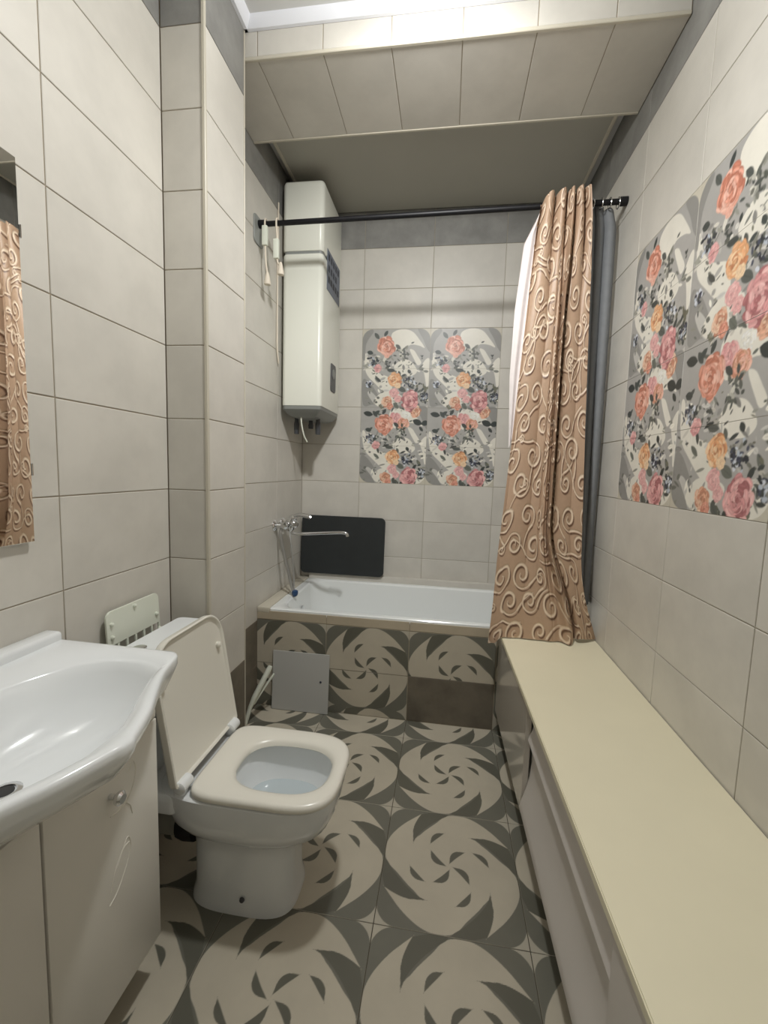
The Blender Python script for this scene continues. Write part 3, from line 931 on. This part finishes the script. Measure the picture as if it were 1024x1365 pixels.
sheet('curtain_cloth', curtain, 300, 560, M_curt, cur, curt_col, curt_rel)
def lining(S, T):
    L = interp(T, tk, xl_)
    wd = interp(T, [0, .05, .2, .35, .48, .55], [.012, .045, .052, .040, .015, .003])
    x = L - wd * (1 - S) + .02 * S
    y = ROD_Y - .020 + interp(T, [0, .5, 1], [0, -.02, -.07]) + .006 * np.sin(S * 9 + T * 6)
    z = interp(S, [0, 1], [2.50, 2.57]) - T * 2.0
    return np.stack([x, y, z], 1)
o = sheet('lining', lambda S, T: lining(S, T * .52), 24, 120, M_lining, cur)
o['label'] = 'white inner lining showing along the left edge'

gcur = thing('grey_curtain', 'plain dark grey curtain bunched between the brown curtain and the right wall', 'curtain', (.66, 2.21, .70))
def grey(S, T):
    L = interp(T, [0, .5, 1], [.572, .610, .640]); R = interp(T, [0, .04, .3, .6, 1], [.715, .735, .738, .742, .742])
    x = L + (R - L) * S + .016 * np.sin(S * 2 * PI * 3.5 + 1.2)
    y = ROD_Y + .052 + .030 * np.sin(S * 2 * PI * 3.5) + .008 * np.sin(S * 2 * PI * 2 + T * 3)
    zt = interp(S, [0, .1, .2, .3, .42, .5, .6, .72, .8, 1.0], [2.61, 2.60, 2.612, 2.59, 2.60, 2.57, 2.585, 2.55, 2.56, 2.54])
    z = zt + (.700 + .01 * np.sin(S * 7) - zt) * T
    return np.stack([x, y, z], 1)
sheet('curtain_cloth', grey, 140, 90, M_grey_f, gcur)
for q in range(4):
    xx = .605 + q * .036
    bm = bmesh.new(); tube(bm, [(xx, ROD_Y + .004 + .0225 * math.cos(a), ROD_Z1 - .004 + .0225 * math.sin(a)) for a in np.linspace(0, 2 * PI, 14)], .0025, 6, False)
    part('hook_ring', bm, M_chrome, gcur)

# ------------------------------------------------------------------ wall mirror
mi = thing('wall_mirror', 'frameless tall mirror on the left wall above the washbasin', 'mirror', (XL, .55, 1.14))
part('mirror_pane', box((XL + .006, .22, 1.140), (XL + .016, .905, 2.010), .0015, 1), M_mirror, mi, smooth=False)
bm = bmesh.new(); bx(bm, (XL + .0005, .24, 1.20), (XL + .006, .88, 1.95)); part('backing_board', bm, M_greypl, mi)
for z_ in (1.30, 1.84): part('edge_clip', box((XL + .006, .9052, z_), (XL + .018, .909, z_ + .03), .001, 1), M_chrome, mi)

# ------------------------------------------------------------------ washbasin on vanity
VX, VY0, VY1, VZ0, VZ1 = -0.686, 0.275, 0.925, 0.115, 0.798
va = thing('vanity_cabinet', 'cream lacquered two door vanity cabinet under the washbasin', 'cabinet', (-.84, .6, VZ0))
for y0 in (VY0, VY1 - .016): part('side_panel', box((XL + .001, y0, VZ0), (VX - .02, y0 + .016, VZ1 - .01), .001, 1), M_vanity, va)
part('floor_panel', box((XL + .001, VY0 + .0161, VZ0), (VX - .02, VY1 - .0161, VZ0 + .016)), M_vanity, va)
part('back_panel', box((XL + .001, VY0 + .0161, VZ0 + .0161), (XL + .006, VY1 - .0161, VZ1 - .1)), M_vanity, va)
for y0, y1, kn in ((VY0, .613, .565), (.617, VY1, .771)):
    dr = part('door', box((VX - .019, y0 + .001, VZ0), (VX, y1, VZ1 - .088), .003, 2), M_vanity, va)
    if kn < .7: continue
    kb = bmesh.new(); lathe(kb, [(.006, 0), (.006, .012), (.014, .020), (.015, .027), (.010, .032)], (VX, kn, .622), (1, 0, 0), 16)
    part('knob', kb, M_chrome, dr)['label'] = 'small chrome knob'
    yc = .815 if kn > .7 else .52; s_ = 1 if kn > .7 else -1
    bm = bmesh.new()
    def groove(pts):
        tube(bm, smooth_path([(VX + .0003, yc + s_ * a, b) for a, b in pts], 6), .0012, 6)
    groove([(-.045, .575), (-.01, .57), (.02, .590), (.034, .628), (.026, .655), (.012, .64)])
    groove([(.0, .573), (.014, .555), (.020, .53)])
    groove([(-.03, .44), (.0, .485), (.012, .462), (.0, .425), (-.03, .385), (-.055, .372)])
    groove([(-.05, .40), (-.035, .44), (-.012, .468), (.006, .47)])
    part('carved_line', bm, M_seat, dr)
part('fascia', box((VX - .019, VY0 + .001, VZ1 - .085), (VX - .001, VY1, VZ1 - .050), .003, 2), M_vanity, va)
for lx in (XL + .05, VX - .14):
    for ly in (VY0 + .05, VY1 - .20):
        bm = bmesh.new(); lathe(bm, [(.016, 0), (.014, .03), (.018, VZ0 + .002)], (lx, ly, 0.0), (0, 0, 1), 12)
        part('leg', bm, M_plinth, va)

ba = thing('washbasin', 'white ceramic washbasin with bulging front on the cream vanity', 'sink', (-.75, .6, .80))
half = [(-.998, .338), (-.90, .336), (-.78, .334), (-.66, .331), (-.630, .326), (-.615, .305), (-.606, .27), (-.592, .225), (-.560, .160), (-.527, .095), (-.500, .02)]
ycen = .601
def mir(pts): return [(x, ycen + d) for x, d in pts] + [(x, ycen - d) for x, d in reversed(pts)]
def refine(pts, n):
    out = []
    for i in range(len(pts) - 1):
        for k in range(n):
            f = k / n; out.append((pts[i][0] * (1 - f) + pts[i + 1][0] * f, pts[i][1] * (1 - f) + pts[i + 1][1] * f))
    return out + [pts[-1]]
# smooth outline resampled by angle round the bowl centre
hs = [(p.x, p.y) for p in smooth_path([(a, b, 0) for a, b in half], 6)]
hs += [(-.4945, .010), (-.494, 0.0)]
OUT = mir(hs[:-1] + [hs[-1]])
OUT = OUT + [(-.998, ycen + t) for t in np.linspace(-.338, .338, 26)[1:-1]]
OUT = [p for i, p in enumerate(OUT) if i == 0 or (Vector(p) - Vector(OUT[i - 1])).length > 1e-5]
BC = Vector((-.708, ycen))
def bowl_pt(p, ax, ay, cx=None, e=2.2, mg=.03):
    """point of a superellipse on the ray from the bowl centre through outline point p, kept mg inside the outline"""
    d = Vector(p) - BC; L = d.length; d = d / L
    r = 1.0 / ((abs(d.x) / ax) ** e + (abs(d.y) / ay) ** e) ** (1 / e)
    r = min(r, L - mg)
    sh = (cx - BC.x) if cx is not None else 0.0
    return (BC.x + sh + d.x * r, BC.y + d.y * r)
def insetp(p, d):
    v = Vector(p) - BC
    q = BC + v * (1 - d / v.length)
    return (q.x, q.y)
def z3(pts, z): return [(a, b, z) for a, b in pts]
TZ = .885
def keep(p): return (max(p[0], XL + .001), p[1])
B = lambda ax, ay, cx, e, mg, z: z3([bowl_pt(p, ax, ay, cx, e, mg) for p in OUT], z)
I_ = lambda d, z: z3([keep(insetp(p, d)) for p in OUT], z)
rings = [B(.085, .14, -.73, 2, .10, .752), B(.135, .23, -.718, 2.1, .075, .775), B(.30, .30, None, 2.4, .055, .800), I_(.030, .818), I_(.010, .846), I_(.0, .862), I_(.0, TZ - .006), I_(.004, TZ - .001), I_(.010, TZ),
         B(.183, .288, None, 2.3, .020, TZ), B(.178, .283, None, 2.3, .024, TZ - .004), B(.170, .274, None, 2.3, .030, TZ - .005), B(.164, .266, None, 2.3, .036, TZ - .010), B(.156, .255, None, 2.2, .044, TZ - .026),
         B(.143, .236, None, 2.2, .056, TZ - .055), B(.115, .190, -.716, 2.1, .08, TZ - .095), B(.075, .12, -.728, 2, .10, TZ - .116), B(.026, .026, -.735, 2, .2, TZ - .122)]
bm = bmesh.new(); loft(bm, rings, True, True)
bx(bm, (XL + .001, ycen - .337, TZ - .02), (XL + .05, ycen + .337, TZ + .022), .010, 3)
part('basin_bowl', bm, M_ceramic, ba, angle=60)
bm = bmesh.new(); lathe(bm, [(.024, 0), (.026, .002), (.022, .004), (.017, .0035), (.015, -.004)], (-.735, ycen - .005, TZ - .1225), (0, 0, 1), 20)
part('drain_ring', bm, M_chrome, ba)
bm = bmesh.new(); lathe(bm, [(.0145, 0), (.0145, .002)], (-.735, ycen - .005, TZ - .1215), (0, 0, 1), 16); part('drain_hole', bm, M_hole, ba)

# ------------------------------------------------------------------ toilet
TY = 1.20
to = thing('toilet', 'white close coupled toilet with its lid raised beside the vanity', 'toilet', (-.6, TY, 0))
def tr(x0, x1, hw, z, e=2.6, ef=None): return superring((x0 + x1) / 2, TY, (x1 - x0) / 2, hw, z, e, 48, ef)
bm = bmesh.new()
rings = [tr(-.738, -.398, .110, .0, 3.4), tr(-.735, -.400, .108, .02, 3.4), tr(-.728, -.408, .101, .05, 3.4), tr(-.728, -.408, .100, .17, 3.4), tr(-.732, -.405, .102, .215, 3.2), tr(-.745, -.388, .116, .240, 3.0),
         tr(-.77, -.338, .143, .262, 3.0), tr(-.79, -.298, .160, .292, 3.2), tr(-.80, -.281, .169, .330, 3.4), tr(-.81, -.274, .172, .37, 3.8), tr(-.81, -.273, .172, .398, 3.8), tr(-.805, -.278, .167, .402, 3.8),
         tr(-.605, -.310, .118, .402, 3.0), tr(-.60, -.312, .115, .39, 3.0), tr(-.595, -.320, .108, .34, 2.6), tr(-.575, -.345, .088, .29, 2.4), tr(-.54, -.38, .055, .262, 2.2)]
loft(bm, rings)
bx(bm, (XL + .006, TY - .165, .335), (-.72, TY + .165, .398), .018, 3)
part('bowl', bm, M_ceramic, to, angle=50)
bm = bmesh.new(); loft(bm, [tr(-.583, -.338, .094, .297, 2.4), tr(-.583, -.338, .094, .2985, 2.4)]); part('water', bm, M_water, to)
# seat ring
N = 64
def so(dz, g): # outer outline of the seat
    return superring(-.478, TY, .213 - g, .173 - g, dz, 7.0, N, 3.6)
def si(dz, g):
    return superring(-.453, TY - .006, .142 + g * .8, .106 + g, dz, 2.7, N)
bm = bmesh.new()
rings = [so(.404, .006), so(.406, .001), so(.416, 0), so(.423, .004), so(.426, .012), si(.427, .032), si(.425, .016), si(.418, .004), si(.408, 0), si(.404, .004)]
vv = [[bm.verts.new(p) for p in r] for r in rings]
for i in range(len(vv)):
    a, b = vv[i], vv[(i + 1) % len(vv)]
    for j in range(N):
        k = (j + 1) % N; bm.faces.new((a[j], a[k], b[k], b[j]))
part('seat', bm, M_seat, to, angle=60)
# lid, raised and leaning on the cistern
ang = math.radians(9.5)
lf = ((-.712, TY, .432), (0, 1, 0), (-math.sin(ang), 0, math.cos(ang)), (math.cos(ang), 0, math.sin(ang)))
ol = rrect(-.178, 0.0, .178, .408, [.012, .085, .085, .012], 8)
bm = bmesh.new()
def lring(s, t):
    o_, u_, v_, n_ = [Vector(q) for q in lf]
    c = Vector((0, .2)); out = []
    for p in ol:
        d = Vector(p) - c; q = c + d * (1 - s / d.length); out.append(o_ + u_ * q.x + v_ * q.y + n_ * t)
    return out
loft(bm, [lring(.03, -.018), lring(.006, -.014), lring(0, -.006), lring(0, .010), lring(.004, .0125), lring(.009, .011), lring(.013, .004), lring(.018, .003)])
ld = part('lid', bm, M_seat, to, angle=50)
o_, u_, v_, n_ = [Vector(q) for q in lf]
for yy in (-.155, .140):
    bm = bmesh.new(); lathe(bm, [(.010, 0), (.010, .010), (.006, .014)], o_ + u_ * (yy + (.0 if yy < 0 else 0)) + v_ * .292 + n_ * .003, n_, 12); part('buffer', bm, M_seat, ld)
for yy in (-.142, .142):
    bm = bmesh.new()
    lathe(bm, [(.012, -.026), (.0185, -.022), (.0185, .022), (.012, .026)], (-.704, TY + yy, .428), (0, 1, 0), 16)
    lathe(bm, [(.02, 0), (.018, .012), (.008, .016)], (-.712, TY + yy, .400), (0, 0, 1), 14)
    part('hinge', bm, M_ceramic, to)
# cistern
bm = bmesh.new()
cr = lambda x0, x1, hw, z: [(a, b, z) for a, b in rrect(x0, TY - hw, x1, TY + hw, .02, 6)]
loft(bm, [cr(-.925, -.835, .158, .399), cr(-.925, -.822, .166, .44), cr(-.920, -.808, .172, .765)])
cs = part('cistern', bm, M_ceramic, to)
part('cistern_lid', loft(bmesh.new(), [cr(-.922, -.806, .174, .7652), cr(-.924, -.802, .178, .772), cr(-.924, -.802, .178, .788), cr(-.918, -.808, .172, .795)]), M_ceramic, cs)
bm = bmesh.new(); lathe(bm, [(.02, 0), (.02, .006), (.015, .008)], (-.865, TY - .10, .795), (0, 0, 1), 16); part('flush_button', bm, M_chrome, cs)
# drain pipe behind the pedestal
bm = bmesh.new(); tube(bm, smooth_path([(-.735, TY - .01, .20), (-.82, TY - .01, .20), (-.90, TY - .01, .19), (-.95, TY - .01, .14), (-.965, TY - .01, .03)], 5), .052, 18)
part('drain_pipe', bm, M_pipe, to)
bm = bmesh.new(); tube(bm, [(-.735, TY - .01, .20), (-.77, TY - .01, .20), (-.79, TY - .01, .20)], [.060, .062, .058], 18)
part('drain_cuff', bm, M_rubber, to)
for yy in (-.106, .106):
    bm = bmesh.new(); lathe(bm, [(.008, 0), (.007, .005), (.003, .006)], (-.545, TY + yy, .052), (0, math.copysign(1, yy), 0.1), 10); part('floor_bolt', bm, M_dgrey, to)

# ------------------------------------------------------------------ slotted white panel on the cistern
PZ = .700
fa = math.radians(3)
pf = ((-.975, 1.226, PZ), (0, 1, 0), (-math.sin(fa), 0, math.cos(fa)), (math.cos(fa), 0, math.sin(fa)))
sp_ = thing('slotted_panel', 'white plastic panel with vertical slots fixed to the wall behind the toilet cistern', 'shelf', pf[0])
bm = bmesh.new(); prism(bm, rrect(-.118, .085, .118, .190, [.004, .022, .022, .004]), pf, 0, .006, .001); part('upper_plate', bm, M_white_pl, sp_)
bm = bmesh.new(); prism(bm, rrect(-.118, 0, .118, .010, .002), pf, 0, .006, .001); part('bottom_rail', bm, M_white_pl, sp_)
part('mount_block', box((XL + .0005, 1.20, PZ + .10), (-.9785, 1.25, PZ + .15)), M_white_pl, sp_)
for k in range(7):
    x0 = -.118 + k * (.236 - .008) / 6
    bm = bmesh.new(); prism(bm, rrect(x0, .0095, x0 + .008, .0855, .002, 3), pf, .0005, .0055); part('slat', bm, M_white_pl, sp_)
for a, b in ((-.100, .150), (.0, .178), (.100, .118), (-.100, .110), (.112, .062)):
    o_, u_, v_, n_ = [Vector(q) for q in pf]
    bm = bmesh.new(); lathe(bm, [(.007, 0), (.006, .006), (.002, .009)], o_ + u_ * a + v_ * b + n_ * .0055, n_, 10); part('peg', bm, M_white_pl, sp_)

# ------------------------------------------------------------------ hatch plate against the apron
ha = thing('hatch_plate', 'square grey white plastic hatch plate leaning on the tub front', 'panel', (-.74, 2.16, 0))
ft = math.radians(3.5)
hf = ((-.740, APY - .026, .002), (1, 0, 0), (0, math.sin(ft), math.cos(ft)), (0, -math.cos(ft), math.sin(ft)))
bm = bmesh.new(); prism(bm, rrect(-.160, 0, .160, .328, .004, 3), hf, 0, .005, .001); part('plate', bm, M_hatch, ha)
o_, u_, v_, n_ = [Vector(q) for q in hf]
bm = bmesh.new(); lathe(bm, [(.006, 0), (.006, .002), (.003, .003)], o_ + u_ * .115 + v_ * .175 + n_ * .005, n_, 12); part('lock_hole', bm, M_ink, ha)

# ------------------------------------------------------------------ white forked stick in the corner
sk = thing('plastic_stick', 'white plastic stick with a thin side arm leaning in the corner behind the toilet', 'stick', (-.97, 2.0, 0))
bm = bmesh.new(); tube(bm, [(-.972, 1.99, .003), (-.952, 2.005, .09), (-.935, 2.02, .14), (-.878, 2.075, .275), (-.874, 2.079, .286)], [.010, .011, .014, .014, .011], 12); part('handle', bm, M_white_pl, sk)
bm = bmesh.new(); tube(bm, [(-.940, 2.02, .10), (-.905, 2.06, .165), (-.862, 2.10, .235)], .006, 10); part('side_arm', bm, M_white_pl, sk)

# ------------------------------------------------------------------ bench cabinet along the right wall
be_ = thing('bench_cabinet', 'long low bench cabinet with cream top and glossy front along the right wall', 'bench', (.54, 1.0, 0))
BT = .55
xf = lambda y: .303 + (2.0 - y) * .0225
bm = bmesh.new()
ys = [APY - .004, -.6]
prism(bm, [(xf(ys[0]), ys[0]), (XR - .002, ys[0]), (XR - .002, ys[1]), (xf(ys[1]), ys[1])], ((0, 0, 0), (1, 0, 0), (0, 1, 0), (0, 0, 1)), BT - .022, BT)
bmesh.ops.bevel(bm, geom=bm.edges[:], offset=.0025, segments=2, affect='EDGES')
part('bench_top', bm, M_bench, be_)
def front(name, y0, y1, prof, m, **k):
    rings = []
    for y in np.linspace(y0, y1, 2):
        rings.append([(xf(y) + a, y, z) for a, z in prof])
    bm = bmesh.new(); loft(bm, rings)
    return part(name, bm, m, be_, **k)
flat = lambda a, z0, z1: [(a, z0 + .003), (a + .003, z0), (a + .02, z0), (a + .02, z1), (a + .003, z1), (a, z1 - .003)]
front('front_panel', APY - .006, 1.508, flat(.006, .115, .526), M_gloss)
front('front_panel', .752, .10, flat(.006, .12, .520), M_satin)
front('front_panel', .097, -.598, flat(.006, .12, .520), M_gloss)
low = [(.050, .13), (.004, .13), (.001, .142), (.006, .165), (.020, .215), (.030, .26), (.034, .31), (.034, .365), (.028, .386), (.018, .398), (.050, .398)]
front('drawer_front', 1.505, .755, low, M_satin, angle=50)
upp = [(.050, .400), (.016, .400), (.020, .415), (.030, .44), (.036, .48), (.036, .526), (.050, .526)]
front('drawer_front', 1.505, .755, upp, M_satin, angle=50)
bm = bmesh.new(); prism(bm, [(xf(ys[0]) + .052, ys[0] - .002), (XR - .003, ys[0] - .002), (XR - .003, ys[1] + .002), (xf(ys[1]) + .052, ys[1] + .002)], ((0, 0, 0), (1, 0, 0), (0, 1, 0), (0, 0, 1)), .095, BT - .0225)
part('carcass', bm, M_vanity, be_)
bm = bmesh.new(); prism(bm, [(xf(ys[0]) + .07, ys[0] - .004), (XR - .004, ys[0] - .004), (XR - .004, ys[1] + .004), (xf(ys[1]) + .07, ys[1] + .004)], ((0, 0, 0), (1, 0, 0), (0, 1, 0), (0, 0, 1)), .001, .0945)
part('plinth', bm, M_plinth, be_)
